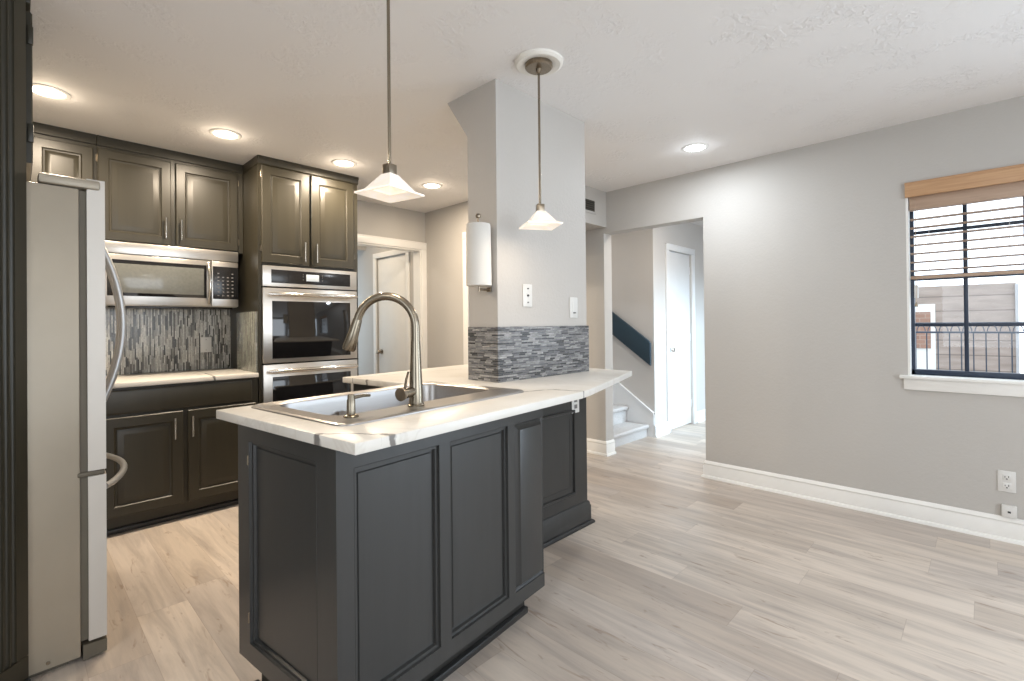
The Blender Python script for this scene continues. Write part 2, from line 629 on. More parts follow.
WX, WX2 = 3.83, 3.957
wr = B()
wy0, wy1, wz0, wz1 = -0.43, 0.345, 0.885, 2.06
wr.box((WX, -3.12, 0), (WX2, -2.75, CZ)).box((WX, -2.75, 2.1), (WX2, -1.0, CZ)).box((WX, -1.0, 0), (WX2, wy0, CZ)).box((WX, wy0, 0), (WX2, wy1, wz0)).box((WX, wy0, wz1), (WX2, wy1, CZ))  # the opening nearest the camera is added for the bluish side daylight
wr.box((WX, wy1, 0), (WX2, 1.60, CZ)).box((WX, 1.60, 2.06), (WX2, 2.53, CZ)).box((WX, 2.53, 0), (WX2, 5.6, CZ))
struct('wall_right', wr, WALL, 'long greige wall on the right with the window and hall opening', 'wall')
wb = B()
wb.box((-0.75, 4.32, 0), (2.29, 4.44, CZ)).box((2.29, 4.32, 2.03), (3.05, 4.44, CZ)).box((3.05, 4.32, 0), (WX, 4.44, CZ))
struct('wall_kitchen_back', wb, WALL, 'kitchen back wall behind the ovens with the cased doorway', 'wall')
struct('wall_kitchen_left', B().box((-0.75, 2.2, 0), (-0.63, 4.32, CZ)), WALL, 'kitchen wall behind the fridge', 'wall')
struct('wall_pantry', B().box((-2.6, 2.2, 0), (-0.20, 2.30, CZ)), WALL, 'wall to the left of the fluted pilaster', 'wall')
wl = B()
wl.box((-2.72, -3.12, 0), (-2.6, -1.7, CZ)).box((-2.72, -1.7, 0), (-2.6, 0.5, 0.8)).box((-2.72, -1.7, 2.1), (-2.6, 0.5, CZ)).box((-2.72, 0.5, 0), (-2.6, 2.32, CZ))
struct('wall_left', wl, WALL, 'dining area wall on the left, outside the view', 'wall')
wf = B()
wf.box((-2.6, -3.12, 0), (-0.9, -3.0, CZ)).box((-0.9, -3.12, 2.25), (2.1, -3.0, CZ)).box((-0.9, -3.12, 0), (2.1, -3.0, 0.2)).box((2.1, -3.12, 0), (WX, -3.0, CZ))
struct('wall_near', wf, WALL, 'dining area wall with wide patio window, outside the view', 'wall')
wk = B()
wk.box((3.112, 3.61, 0), (3.21, 4.32, CZ)).box((3.112, 2.78, 2.06), (3.21, 3.61, CZ)).box((3.112, 2.5, 0), (3.21, 2.78, CZ))
struct('wall_kitchen_side', wk, WALL, 'narrow greige kitchen wall between the doorway and the tiled pillar', 'wall')
struct('beam', B().box((3.21, 2.5, 2.11), (WX, 2.74, CZ)), WALL, 'dropped greige soffit beside the pillar carrying the air vent', 'soffit')

# hall and stairs beyond the opening
wh = B()
wh.box((4.80, 2.55, 0), (5.140, 2.67, CZ)).box((5.140, 2.55, 2.045), (5.740, 2.67, CZ)).box((5.740, 2.55, 0), (7.2, 2.67, CZ))
struct('wall_hall_far', wh, HALL, 'pale hall wall with the white closet door', 'wall')
struct('wall_stair', B().box((4.80, 2.67, 0), (4.92, 5.6, CZ)), HALL, 'greige wall beside the carpeted stairs with the dark handrail', 'wall')
struct('wall_stair_end', B().box((WX, 5.5, 0), (4.80, 5.6, CZ)), HALL, 'wall at the top of the stairs', 'wall')
wn_ = B()
wn_.box((WX2, 1.0, 0), (4.6, 1.1, CZ)).box((4.6, 1.0, 2.08), (6.2, 1.1, CZ)).box((6.2, 1.0, 0), (7.2, 1.1, CZ))
struct('wall_hall_near', wn_, HALL, 'hall wall holding the entry opening', 'wall')
struct('wall_hall_end', B().box((7.1, 1.1, 0), (7.2, 2.55, CZ)), HALL, 'end wall of the hall', 'wall')

# room behind the kitchen doorway
wr2 = B()
wr2.box((3.06, 4.44, 0), (3.16, 4.60, CZ)).box((3.06, 4.60, 2.03), (3.16, 5.24, CZ)).box((3.06, 5.24, 0), (3.16, 6.5, CZ))
struct('wall_back_room_right', wr2, WALL, 'wall of the room behind the kitchen holding its white door', 'wall')
struct('wall_back_room_far', B().box((1.9, 6.4, 0), (3.06, 6.5, CZ)), HALL, 'far bluish wall seen through the kitchen doorway', 'wall')
struct('wall_back_room_left', B().box((1.9, 4.44, 0), (2.0, 6.4, CZ)), HALL, 'left wall of the room behind the kitchen', 'wall')
struct('beam.001', B().box((2.0, 5.5, 2.16), (3.06, 5.62, CZ)), WALL, 'dropped header inside the room behind the kitchen', 'soffit')

# pillar with its bracket to the ceiling
pil = B()
pil.prism([(1.666, 1.719, 0.937), (1.666, 1.934, 0.937), (1.666, 1.934, 2.205), (1.666, 2.10, CZ), (1.666, 1.719, CZ)], (0.742, 0, 0))
struct('pillar', pil, COLW, 'greige pillar standing on the bar top, flaring to the ceiling', 'pillar')


# ---------------------------------------------------------------- skirting, casings
def skirting(name, pts, label, mat=TRIM, h=0.132, t=0.016):
    """runs along pts (x,y); the wall lies to the left of travel, moulding faces right"""
    prof = [(0.0, 0.0), (0.030, 0.0), (0.029, 0.010), (0.024, 0.018), (t, 0.021), (t, h - 0.040), (t - 0.003, h - 0.034),
            (t - 0.003, h - 0.026), (t + 0.001, h - 0.020), (t - 0.004, h - 0.010), (0.006, h - 0.003), (0.004, h), (0.0, h)]
    b = B()
    n = len(pts)
    nrm = []
    for i in range(n - 1):
        d = (Vector(pts[i + 1]) - Vector(pts[i])).normalized()
        nrm.append(Vector((d.y, -d.x)))
    rings = []
    for i in range(n):
        if i == 0:
            m_ = nrm[0]
        elif i == n - 1:
            m_ = nrm[-1]
        else:
            m_ = (nrm[i - 1] + nrm[i])
            m_ = m_ / (1 + nrm[i - 1].dot(nrm[i]))
        rings.append([(pts[i][0] + m_.x * d, pts[i][1] + m_.y * d, z) for d, z in prof])
    b.rings(rings)
    return struct(name, b, mat, label, 'baseboard', smooth=True)


skirting('baseboard_right', [(WX, -0.98), (WX, 1.60), (WX2, 1.60)][::-1], 'white moulded baseboard along the right wall under the window')
skirting('baseboard_opening', [(WX, 4.30), (WX, 2.53), (WX2, 2.53)], 'white moulded baseboard wrapping the wall end left of the hall opening')
skirting('baseboard_hall', [(4.784, 2.550), (5.072, 2.55)], 'white baseboard at the corner beside the hall closet door', TRIMH)
skirting('baseboard_hall_right', [(5.81, 2.55), (7.09, 2.55)], 'white baseboard to the right of the hall closet door', TRIMH)


# mirrored runs are checked by eye: moulding must face the room
def casing_x(name, x0, x1, ztop, yf, w, label, mat=TRIM, t=0.018):
    """door casing round an opening on a wall facing -y"""
    b = B()
    b.box((x0 - w, yf - t, 0), (x0, yf, ztop), 0.004).box((x1, yf - t, 0), (x1 + w, yf, ztop), 0.004).box((x0 - w, yf - t - 0.002, ztop), (x1 + w, yf, ztop + w), 0.004)
    b.box((x0 - w, yf - t - 0.006, ztop + w - 0.014), (x1 + w, yf, ztop + w), 0.003)
    return struct(name, b, mat, label, 'door trim', smooth=True)


def casing_my(name, y0, y1, ztop, xf, w, label, mat=TRIM, t=0.018):
    """door casing on a wall facing -x"""
    b = B()
    b.box((xf - t, y0 - w, 0), (xf, y0, ztop), 0.004).box((xf - t, y1, 0), (xf, y1 + w, ztop), 0.004).box((xf - t - 0.002, y0 - w, ztop), (xf, y1 + w, ztop + w), 0.004)
    return struct(name, b, mat, label, 'door trim', smooth=True)


casing_x('trim_1', 2.29, 3.05, 2.03, 4.32, 0.078, 'wide white casing round the kitchen back doorway')
struct('trim_2', B().box((2.29, 4.316, 0), (2.302, 4.444, 2.018)).box((3.038, 4.316, 0), (3.05, 4.444, 2.018)).box((2.29, 4.316, 2.018), (3.05, 4.444, 2.03)), TRIM, 'white jamb lining of the kitchen back doorway', 'door trim')
casing_my('trim_3', 2.78, 3.61, 2.06, 3.112, 0.075, 'white casing of the doorway hidden behind the pillar')
casing_my('trim_4', 4.60, 5.24, 2.03, 3.06, 0.06, 'white casing of the door in the room behind the kitchen')
casing_x('trim_5', 5.140, 5.740, 2.045, 2.55, 0.068, 'cool white casing round the hall closet door', TRIMH)

# stair skirt board on the stair wall
struct('trim_6', B().prism([(4.784, 2.556, 0.0), (4.784, 2.556, 0.262), (4.784, 4.70, 1.72), (4.784, 4.70, 1.45), (4.784, 2.86, 0.0)], (0.016, 0, 0)).prism([(4.774, 2.556, 0.246), (4.774, 2.556, 0.264), (4.774, 4.70, 1.722), (4.774, 4.70, 1.704)], (0.026, 0, 0)),
       TRIMH, 'pale diagonal skirt board beside the stairs', 'stair trim')


# ---------------------------------------------------------------- doors with knobs
def knob(parent, c, d, mat=NICKEL):
    b = B()
    c = Vector(c)
    d = Vector(d)
    p = [(0.0, 0.031), (0.006, 0.031), (0.009, 0.012), (0.028, 0.010), (0.033, 0.022), (0.045, 0.029), (0.056, 0.024), (0.062, 0.008)]
    b.tube([c + d * q for q, r in p], [r for q, r in p], 20)
    return b.build('door_knob', mat, parent)


def hinge_plate(parent, a, b_, mat, name='hinge'):
    return B().box(a, b_, 0.002).build(name, mat, parent)


d1 = thing('door_1', 'white hall closet door with round knob, beside the stairs', 'door', (5.145, 2.57, 0), kind='structure')
B().box((0, 0, 0.012), (0.59, 0.035, 2.04), 0.003).build('door_leaf', TRIMH, d1)
knob(d1, (0.050, 0.0, 0.918), (0, -1, 0), CHROME)
for zz in (0.25, 1.05, 1.85):
    hinge_plate(d1, (0.575, -0.006, zz - 0.045), (0.589, 0.002, zz + 0.045), TRIMH)
d2 = thing('door_2', 'white slab door in the room behind the kitchen, knob on its far side', 'door', (3.075, 4.605, 0), kind='structure')
B().box((0, 0, 0.012), (0.035, 0.63, 2.02), 0.003).build('door_leaf', TRIM, d2)
knob(d2, (0.0, 0.565, 0.915), (-1, 0, 0), DARKNI)
for zz in (0.25, 1.05, 1.80):
    hinge_plate(d2, (-0.006, 0.002, zz - 0.045), (0.002, 0.016, zz + 0.045), NICKEL)

# ---------------------------------------------------------------- stairs and handrail
st = thing('staircase', 'pale grey carpeted stairs rising behind the hall opening', 'stairs', (3.957, 2.63, 0))
for i in range(9):
    y0 = 0.25 * i
    z1 = 0.13 + 0.172 * i
    b = B()
    b.prism([(0.002, y0, 0), (0.002, y0, z1 - 0.045), (0.002, y0 - 0.022, z1 - 0.035), (0.002, y0 - 0.026, z1 - 0.015), (0.002, y0 - 0.012, z1), (0.002, y0 + 0.249, z1), (0.002, y0 + 0.249, 0)], (0.82, 0, 0))
    b.build('step', CARPET, st)
hr = thing('handrail', 'wide dark blue handrail board on the stair wall', 'handrail', (4.80, 2.575, 0))
HR = B()
HR.prism([(-0.045, 0.0, 0.765), (-0.045, 0.0, 1.005), (-0.045, 0.02, 1.035), (-0.045, 1.60, 2.16), (-0.045, 1.60, 1.90)], (0.03, 0, 0), 0.004)
HR.build('rail_board', NAVYRAIL, hr)
B().box((-0.015, 0.12, 0.95), (0.0, 0.18, 1.02), 0.003).build('bracket', NICKEL, hr)
B().box((-0.015, 1.2, 1.70), (0.0, 1.26, 1.77), 0.003).build('bracket', NICKEL, hr)

# ---------------------------------------------------------------- window with blind
w1 = thing('window_1', 'dark framed divided window in the right wall', 'window', (WX, 0, 0), kind='structure')
fx0, fx1 = 0.075, 0.115
fr = B()
fr.box((fx0, wy1 - 0.03, wz0), (fx1, wy1, wz1), 0.003).box((fx0, wy0, wz0), (fx1, wy0 + 0.03, wz1), 0.003)
fr.box((fx0, wy0, wz0), (fx1, wy1, wz0 + 0.035), 0.003).box((fx0, wy0, wz1 - 0.03), (fx1, wy1, wz1), 0.003)
fr.build('window_frame', NAVY, w1)
sash = B()
sash.box((fx0 + 0.005, wy0 + 0.03, 1.468), (fx1 - 0.005, wy1 - 0.03, 1.50), 0.003)
sash.build('meeting_rail', NAVY, w1)
for yy in (0.082, -0.165):
    B().box((fx0 + 0.012, yy - 0.010, wz0 + 0.03), (fx1 - 0.012, yy + 0.010, wz1 - 0.03), 0.003).build('muntin', NAVY, w1)
for zz in (1.194, 1.765):
    B().box((fx0 + 0.014, wy0 + 0.03, zz - 0.010), (fx1 - 0.014, wy1 - 0.03, zz + 0.010), 0.003).build('muntin', NAVY, w1)
B().box((fx0 + 0.019, wy0 + 0.028, wz0 + 0.03), (fx0 + 0.022, wy1 - 0.028, wz1 - 0.028)).build('pane', GLASS, w1)
lin = B()
lin.box((0.0, wy1 - 0.012, wz0), (fx0, wy1 + 0.0, wz1)).box((0.0, wy0, wz0), (fx0, wy0 + 0.012, wz1)).box((0, wy0, wz1 - 0.012), (fx0, wy1, wz1))
lin.build('jamb_lining', TRIM, w1)
ws = B()
ws.box((-0.030, wy0 - 0.04, wz0 - 0.018), (fx0 + 0.0, wy1 + 0.04, wz0 + 0.002), 0.004)
ws.box((-0.014, wy0 - 0.02, wz0 - 0.085), (0.0, wy1 + 0.02, wz0 - 0.018), 0.003)
ws.build('window_sill', TRIM, w1)

bl = thing('window_blind', 'half lowered wooden slat blind with honey valance in the window', 'window blind', (WX, 0, 0))
B().box((-0.022, wy0 + 0.0, 1.972), (0.0 - 0.004, wy1 + 0.002, 2.058), 0.003).box((-0.024, wy0, 2.050), (-0.004, wy1 + 0.003, 2.062), 0.002).build('valance', BLIND, bl)
B().box((0.004, wy0 + 0.016, 1.895), (0.055, wy1 - 0.016, 1.985), 0.003).build('headrail', SLAT, bl)
for i in range(7):
    zz = 1.872 - 0.0525 * (i + 0.6)
    B().prism([(0.006, wy0 + 0.018, zz - 0.001), (0.056, wy0 + 0.018, zz - 0.0045), (0.056, wy0 + 0.018, zz - 0.0015), (0.006, wy0 + 0.018, zz + 0.002)], (0, wy1 - wy0 - 0.036, 0)).build('slat', SLAT, bl, False)
B().box((0.010, wy0 + 0.018, 1.474), (0.050, wy1 - 0.018, 1.492), 0.003).build('bottom_rail', SLAT, bl)
for yy in (0.24, -0.10, -0.35):
    B().tube([(0.031, yy, 1.90), (0.031, yy, 1.485)], 0.0012, 6).build('ladder_cord', PLASTIC, bl)
B().tube([(-0.006, 0.300, 1.97), (-0.006, 0.300, 1.33)], 0.0014, 6).build('pull_cord', SLAT, bl)
B().lathe([(0.002, 0.030), (0.006, 0.024), (0.009, 0.006), (0.008, 0.0), (0.003, 0.0)], (-0.006, 0.300, 1.305), 14).build('cord_tassel', DARKNI, bl)
tag(B().box((WX + 0.058, wy1 - 0.05, 1.36), (WX + 0.075, wy1 - 0.030, 1.44), 0.003).build('blind_clip', PLASTIC), 'small white clip on the left side of the window frame', 'clip')

# outside the window
nb = thing('neighbour_house', 'weathered lap sided building across from the window', 'building', (7.4, 0, 0))
B().box((0, -0.235, -1.0), (2.0, 2.2, 1.615)).build('siding_wall', SIDING, nb, False)
B().box((-0.03, -0.25, -1.0), (0.02, -0.225, 1.60)).build('corner_board', DECK, nb, False)
bd = B().box((-0.03, 0.415, -1.0), (0.0, 0.80, 1.41)).build('house_door', TRIM, nb, False)
B().box((-0.045, 0.455, 0.90), (-0.03, 0.60, 1.32)).build('door_panel', BRICK, bd, False)
rl = thing('balcony_railing', 'dark blue iron balcony railing outside the window', 'railing', (4.75, 0, 0))
B().box((-0.010, -0.9, 1.127), (0.010, 0.8, 1.140)).build('lower_rail', IRON, rl, False)
B().box((-0.010, -0.9, 1.192), (0.010, 0.8, 1.206)).build('top_rail', IRON, rl, False)
B().box((-0.012, -0.9, 0.42), (0.012, 0.8, 0.44)).build('bottom_rail', IRON, rl, False)
for k in range(18):
    yy = 0.506 - 0.0632 * k
    B().box((-0.0035, yy - 0.0035, 0.2), (0.0035, yy + 0.0035, 1.13)).build('baluster', IRON, rl, False)
    c = []
    for j in range(9):
        a = PI * j / 8
        c.append((0, yy - 0.0316 + 0.024 * math.cos(a), 1.142 + 0.042 * math.sin(a)))
    B().tube(c, 0.003, 6).build('scroll', IRON, rl)
tag(B().box((WX2 + 0.02, -4.0, -0.3), (7.38, 0.95, -0.2)).build('balcony_deck', DECK, None, False), 'grey balcony floor outside the window', 'balcony', kind='structure')

# ---------------------------------------------------------------- kitchen back run
QUARTZK = quartz_mat('white_quartz_worktop', [(0.93, -0.01, 0.95, 0.30, 0.008), (1.53, -0.01, 1.55, 0.30, 0.008)])


def pull(parent, x, yf, z0, z1, mat=CHROME, name='handle'):
    b = B()
    b.tube([(x, yf - 0.026, z0), (x, yf - 0.026, z1)], 0.0055, 12)
    b.tube([(x, yf, z0 + 0.018), (x, yf - 0.026, z0 + 0.018)], 0.004, 10)
    b.tube([(x, yf, z1 - 0.018), (x, yf - 0.026, z1 - 0.018)], 0.004, 10)
    return b.build(name, mat, parent)


def hinge(parent, x, yf, z, mat=None):
    b = B()
    b.tube([(x, yf - 0.004, z - 0.025), (x, yf - 0.004, z + 0.025)], 0.0045, 10)
    b.box((x - 0.009, yf - 0.003, z - 0.02), (x + 0.009, yf, z + 0.02))
    return b.build('hinge', mat or DARKNI, parent)


# base cabinet (local origin: left front corner of carcass)
bc = thing('base_cabinet', 'dark base cabinet with long drawer front below the microwave', 'cabinet', (-0.60, 3.68, 0))
cb = B()
cb.box((0, 0.0, 0.095), (1.806, 0.62, 0.870)).box((0, 0.055, 0.0), (1.806, 0.62, 0.095))
cb.build('carcass', CAB, bc, False)
B().box((0, 0.032, 0.0), (1.806, 0.054, 0.030), 0.006).build('toe_moulding', SHOE, bc)
df = B()
df.rings([rect_ring(0.80, 1.765, 0.712, 0.855, d, y) for d, y in [(0, 0), (0, -0.012), (0.004, -0.016), (0.012, -0.018), (0.022, -0.020)]])
df.build('drawer_front', CAB, bc)
for (a, c_, px, hx) in ((0.955, 1.357, 1.31, 0.955), (1.383, 1.785, 1.405, 1.785)):
    d = raised_door(B(), a, c_, 0.112, 0.695, 0, 0.02, 0.058, 0.03).build('door', CAB, bc)
    pull(d, px, -0.02, 0.525, 0.658)
    for zz in (0.20, 0.61):
        hinge(d, hx, -0.004, zz)
d = raised_door(B(), 0.52, 0.93, 0.112, 0.695, 0, 0.02, 0.058, 0.03).build('door', CAB, bc)
pull(d, 0.565, -0.02, 0.525, 0.658)

kw = B().box((0, 0, 0), (1.806, 0.64, 0.030), 0.004).build('worktop', QUARTZK, None, True, (-0.60, 3.655, 0.8705))
tag(kw, 'short white quartz worktop under the microwave', 'worktop')
ks = B().box((-0.60, 4.302, 0.901), (1.2125, 4.3195, 1.362)).build('backsplash', MOSV)
tag(ks, 'grey vertical stick mosaic backsplash under the microwave', 'backsplash')
ss = B().box((1.196, 3.69, 0.901), (1.2125, 4.10, 1.332), 0.002).build('backsplash', MOSG)
tag(ss, 'pale green stick mosaic on the side of the tall oven cabinet', 'backsplash')
bo = thing('wall_outlet', 'blank beige cover plate on the mosaic backsplash under the microwave', 'wall plate', (1.04, 4.302, 1.09))
B().box((-0.037, -0.006, -0.058), (0.037, 0, 0.058), 0.003).build('cover_plate', PLASTIC, bo)
for zz in (0.04, -0.04):
    B().tube([(0, -0.008, zz), (0, -0.005, zz)], 0.003, 8).build('screw', KEY, bo)

# wall cabinets
uc = thing('wall_cabinet', 'dark two door wall cabinet above the microwave', 'cabinet', (0.372, 3.985, 1.772))
B().box((0, 0, 0), (0.838, 0.334, 0.663)).box((0.0, -0.012, 0.600), (0.838, 0.0, 0.663), 0.003).build('carcass', CAB, uc, False)
for (a, c_, px, hx) in ((0.004, 0.386, 0.352, 0.004), (0.414, 0.800, 0.440, 0.800)):
    d = raised_door(B(), a, c_, 0.012, 0.580, 0, 0.02, 0.052, 0.03).build('door', CAB, uc)
    pull(d, px, -0.02, 0.05, 0.19)
    for zz in (0.08, 0.52):
        hinge(d, hx, -0.004, zz)
ua = thing('wall_cabinet', 'dark single door wall cabinet partly hidden above the fridge', 'cabinet', (-0.60, 3.985, 1.772))
B().box((0, 0, 0), (0.970, 0.334, 0.663)).box((0.0, -0.012, 0.600), (0.970, 0.0, 0.663), 0.003).build('carcass', CAB, ua, False)
for (a, c_) in ((0.672, 0.955), (0.30, 0.645)):
    d = raised_door(B(), a, c_, 0.012, 0.575, 0, 0.02, 0.052, 0.022).build('door', CAB, ua)
    for zz in (0.10, 0.50):
        hinge(d, a + 0.002, -0.004, zz, NICKEL)

# microwave
mw = thing('microwave', 'stainless over the range microwave with curved handle', 'microwave', (0.403, 3.92, 1.366))
B().box((0.002, 0.022, 0.0), (0.752, 0.398, 0.404), 0.003).build('body', STEEL, mw)
vp = B().box((0, -0.004, 0.330), (0.754, 0.022, 0.404), 0.004).build('vent_panel', STEEL, mw)
md = B().box((0, 0, 0.004), (0.580, 0.022, 0.326), 0.004).build('door', STEEL, mw)
B().box((0.010, -0.003, 0.062), (0.552, 0.004, 0.292), 0.002).build('door_glass', BLACKGL, md)
B().box((0.036, -0.004, 0.082), (0.535, 0.0, 0.268), 0.001).build('window_mesh', MWWIN, md)
hb = []
for j in range(13):
    a = j / 12
    hb.append((0.564, -0.012 - 0.034 * math.sin(PI * a), 0.020 + 0.290 * a))
B().tube(hb, 0.011, 12).build('handle', CHROME, md)
cp = B().box((0.583, 0.0, 0.004), (0.754, 0.022, 0.326), 0.004).build('control_side', STEEL, mw)
B().box((0.590, -0.003, 0.058), (0.752, 0.003, 0.290), 0.002).build('control_panel', BLACKP, cp)
kp = B()
for r in range(7):
    for c_ in range(4):
        if r == 6 and c_ in (1, 2):
            continue
        kp.box((0.618 + 0.030 * c_, -0.0040, 0.080 + 0.026 * r), (0.630 + 0.030 * c_, -0.0028, 0.088 + 0.026 * r))
kp.build('keypad', KEY, cp, False)
B().box((0.02, 0.05, -0.012), (0.73, 0.34, 0.0), 0.003).build('underside_grille', BLACKP, mw)

# tall oven cabinet
oc = thing('oven_cabinet', 'tall dark cabinet housing the double oven, reaching the ceiling', 'cabinet', (1.213, 3.68, 0))
T = B()
T.box((0, 0.0, 0.0), (0.021, 0.635, 2.395)).box((0.741, 0, 0), (0.762, 0.635, 2.395)).box((0.021, 0, 1.665), (0.741, 0.635, 2.395))
T.box((0.021, 0.0, 0.0), (0.741, 0.635, 0.395)).box((0.021, 0.615, 0.395), (0.741, 0.635, 1.665))
T.build('carcass', CAB, oc, False)
B().prism([(-0.004, -0.003, 2.375), (-0.004, -0.012, 2.385), (-0.004, -0.016, 2.41), (-0.004, -0.024, 2.42), (-0.004, -0.024, CZ), (-0.004, 0.30, CZ), (-0.004, 0.30, 2.375)], (0.770, 0, 0)).build('crown_moulding', CAB, oc)
for (a, c_, px, hx) in ((0.022, 0.358, 0.318, 0.020), (0.376, 0.722, 0.408, 0.724)):
    d = raised_door(B(), a, c_, 1.682, 2.372, 0, 0.02, 0.058, 0.03).build('door', CAB, oc)
    pull(d, px, -0.02, 1.705, 1.85)
    for zz in (1.78, 2.31):
        hinge(d, hx, -0.004, zz, NICKEL)
d = raised_door(B(), 0.022, 0.372, 0.10, 0.375, 0, 0.02, 0.055, 0.03).build('door', CAB, oc)
d = raised_door(B(), 0.388, 0.740, 0.10, 0.375, 0, 0.02, 0.055, 0.03).build('door', CAB, oc)

ov = thing('double_oven', 'built-in stainless double oven with lit control display', 'oven', (1.235, 3.678, 0.0))
B().box((0.002, 0.003, 0.40), (0.716, 0.55, 1.658)).build('body', BLACKP, ov, False)
cpn = B().box((0, -0.022, 1.512), (0.718, 0.002, 1.660), 0.003).build('control_panel', STEEL, ov)
B().box((0.058, -0.025, 1.538), (0.660, -0.020, 1.634), 0.001).build('control_glass', BLACKP, cpn)
B().box((0.308, -0.0265, 1.562), (0.405, -0.0245, 1.612), 0.001).build('display', DISPLAY, cpn)
for zz in (1.568, 1.590, 1.606):
    for xx in (0.282, 0.428):
        B().box((xx, -0.0262, zz), (xx + 0.006, -0.0245, zz + 0.006)).build('touch_key', KEY, cpn, False)
for (z0, z1, wz0_, wz1_, nm) in ((0.962, 1.502, 0.992, 1.408, 'u'), (0.405, 0.952, 0.455, 0.862, 'l')):
    dd = B()
    dd.box((0, -0.024, z0), (0.718, 0.002, z1), 0.004)
    dd = dd.build('oven_door', STEEL, ov)
    B().box((0.062, -0.0265, wz0_), (0.658, -0.021, wz1_), 0.001).build('door_glass', BLACKGL, dd)
    hz = z1 - 0.048
    hh = B()
    hh.tube([(0.022, -0.066, hz), (0.06, -0.070, hz), (0.658, -0.070, hz), (0.696, -0.066, hz)], [0.010, 0.0155, 0.0155, 0.010], 16)
    for xx in (0.05, 0.668):
        hh.tube([(xx, -0.022, hz), (xx, -0.066, hz)], 0.008, 10)
    hh.build('handle', CHROME, dd)

# ---------------------------------------------------------------- fridge and its surround
rf = thing('refrigerator', 'tall silver bottom freezer refrigerator on the left', 'refrigerator', (0.010, 2.38, 0))
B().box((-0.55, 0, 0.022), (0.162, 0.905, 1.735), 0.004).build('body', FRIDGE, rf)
B().box((0.150, 0.008, 0.075), (0.186, 0.898, 1.730)).build('gasket', GASKET, rf, False)
for (y0, y1, hy) in ((0.0, 0.449, 0.41), (0.456, 0.905, 0.495)):
    pr = []
    n = 10
    for j in range(n + 1):
        a = j / n
        pr.append((0.236 + 0.014 * math.sin(PI * (y0 + (y1 - y0) * a) / 0.905), y0 + (y1 - y0) * a))
    b = B().prism([(0.184, y0, 0.694)] + [(x_, y_, 0.694) for x_, y_ in pr] + [(0.184, y1, 0.694)], (0, 0, 1.082))
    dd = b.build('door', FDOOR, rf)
    hp = []
    for j in range(17):
        a = j / 16
        hp.append((0.246 + 0.093 * math.sin(PI * a) ** 0.8, hy, 0.86 + 0.76 * a))
    B().tube(hp, 0.0125, 12).build('handle', FHANDLE, dd)
pr = [(0.236 + 0.014 * math.sin(PI * j / 20), 0.905 * j / 20) for j in range(21)]
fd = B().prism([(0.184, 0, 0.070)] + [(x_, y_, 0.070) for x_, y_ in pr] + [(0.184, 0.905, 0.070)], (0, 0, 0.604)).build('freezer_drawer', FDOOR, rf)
hp = [(0.240 + 0.100 * math.sin(PI * j / 20) ** 0.8, 0.08 + 0.745 * j / 20, 0.608) for j in range(21)]
B().tube(hp, 0.0125, 12).build('handle', FHANDLE, fd)
B().box((0.055, -0.012, 1.738), (0.222, 0.075, 1.772), 0.008).build('hinge_cover', FRIDGE, rf)
B().box((0.155, -0.004, 0.676), (0.232, 0.03, 0.692), 0.003).build('middle_hinge', GASKET, rf)
B().prism([(0.168, 0.002, 0.004), (0.236, 0.002, 0.012), (0.236, 0.002, 0.056), (0.168, 0.002, 0.060)], (0, 0.90, 0)).build('kick_grille', GASKET, rf)
for yy in (0.03, 0.80):
    B().box((-0.52, yy, 0.0), (0.13, yy + 0.06, 0.022)).build('foot_rail', GASKET, rf, False)
B().tube([(0.075, -0.003, 0.045), (0.075, 0.001, 0.045)], 0.006, 10).build('screw', NICKEL, rf)

of = thing('over_fridge_cabinet', 'dark cabinet above the fridge seen edge on, with hinged door', 'cabinet', (-0.60, 2.42, 1.80))
B().box((-0.02, 0.0, 0.0), (0.632, 0.90, 0.634)).build('carcass', CAB, of, False)
for (y0, y1, hy) in ((0.018, 0.445, 0.018), (0.455, 0.885, 0.885)):
    b = B(Matrix.Translation((0.632, 0, 0)) @ Matrix.Rotation(PI / 2, 4, 'Z'))
    d = raised_door(b, y0, y1, 0.014, 0.555, 0, 0.022, 0.052, 0.03).build('door', CAB, of)
    for zz in (0.12, 0.47):
        B().box((0.640, hy - 0.010, zz - 0.032), (0.656, hy + 0.006, zz + 0.032), 0.002).build('hinge', CAB, d)
B().box((0.60, -0.008, 0.575), (0.650, 0.90, 0.634), 0.004).build('top_rail', CAB, of)

fp = thing('fluted_pilaster', 'dark fluted corner pilaster beside the fridge at the left edge', 'pilaster', (0.036, 2.366, 0), math.radians(45))
# local -x runs away to the left along the face; +y is into the cabinet
Wd = 0.27
prof = [(0.0, 0.0)]
x_ = -0.040
prof.append((x_, 0.0))
for k in range(8):
    for j in range(1, 7):
        a = PI * j / 6
        prof.append((x_ - 0.009 + 0.009 * math.cos(a), 0.010 * math.sin(a)))
    x_ -= 0.0215
    prof.append((x_, 0.0))
prof.append((-Wd, 0.0))
prof.append((-Wd, 0.08))
prof.append((-0.085, 0.08))
B().prism([(a, c_, 0.105) for a, c_ in prof], (0, 0, CZ - 0.105)).build('fluted_shaft', CAB, fp)
B().prism([(-0.003, -0.003, 0.0), (-Wd - 0.004, -0.003, 0.0), (-Wd - 0.004, 0.08, 0.0), (-0.085, 0.08, 0)], (0, 0, 0.105)).build('plinth', CAB, fp)
B().prism([(-0.012, -0.018, 0.0), (-Wd - 0.006, -0.018, 0), (-Wd - 0.006, -0.004, 0), (-0.004, -0.004, 0)], (0, 0, 0.030)).build('shoe_moulding', SHOE, fp)

# ---------------------------------------------------------------- island
TH = math.radians(6.29)
IO = Vector((0.577, 1.095, 0))
UX = Vector((math.cos(TH), math.sin(TH), 0))
UY = Vector((-math.sin(TH), math.cos(TH), 0))


def toI(x, y):
    d = Vector((x, y, 0)) - IO
    return (d.dot(UX), d.dot(UY))


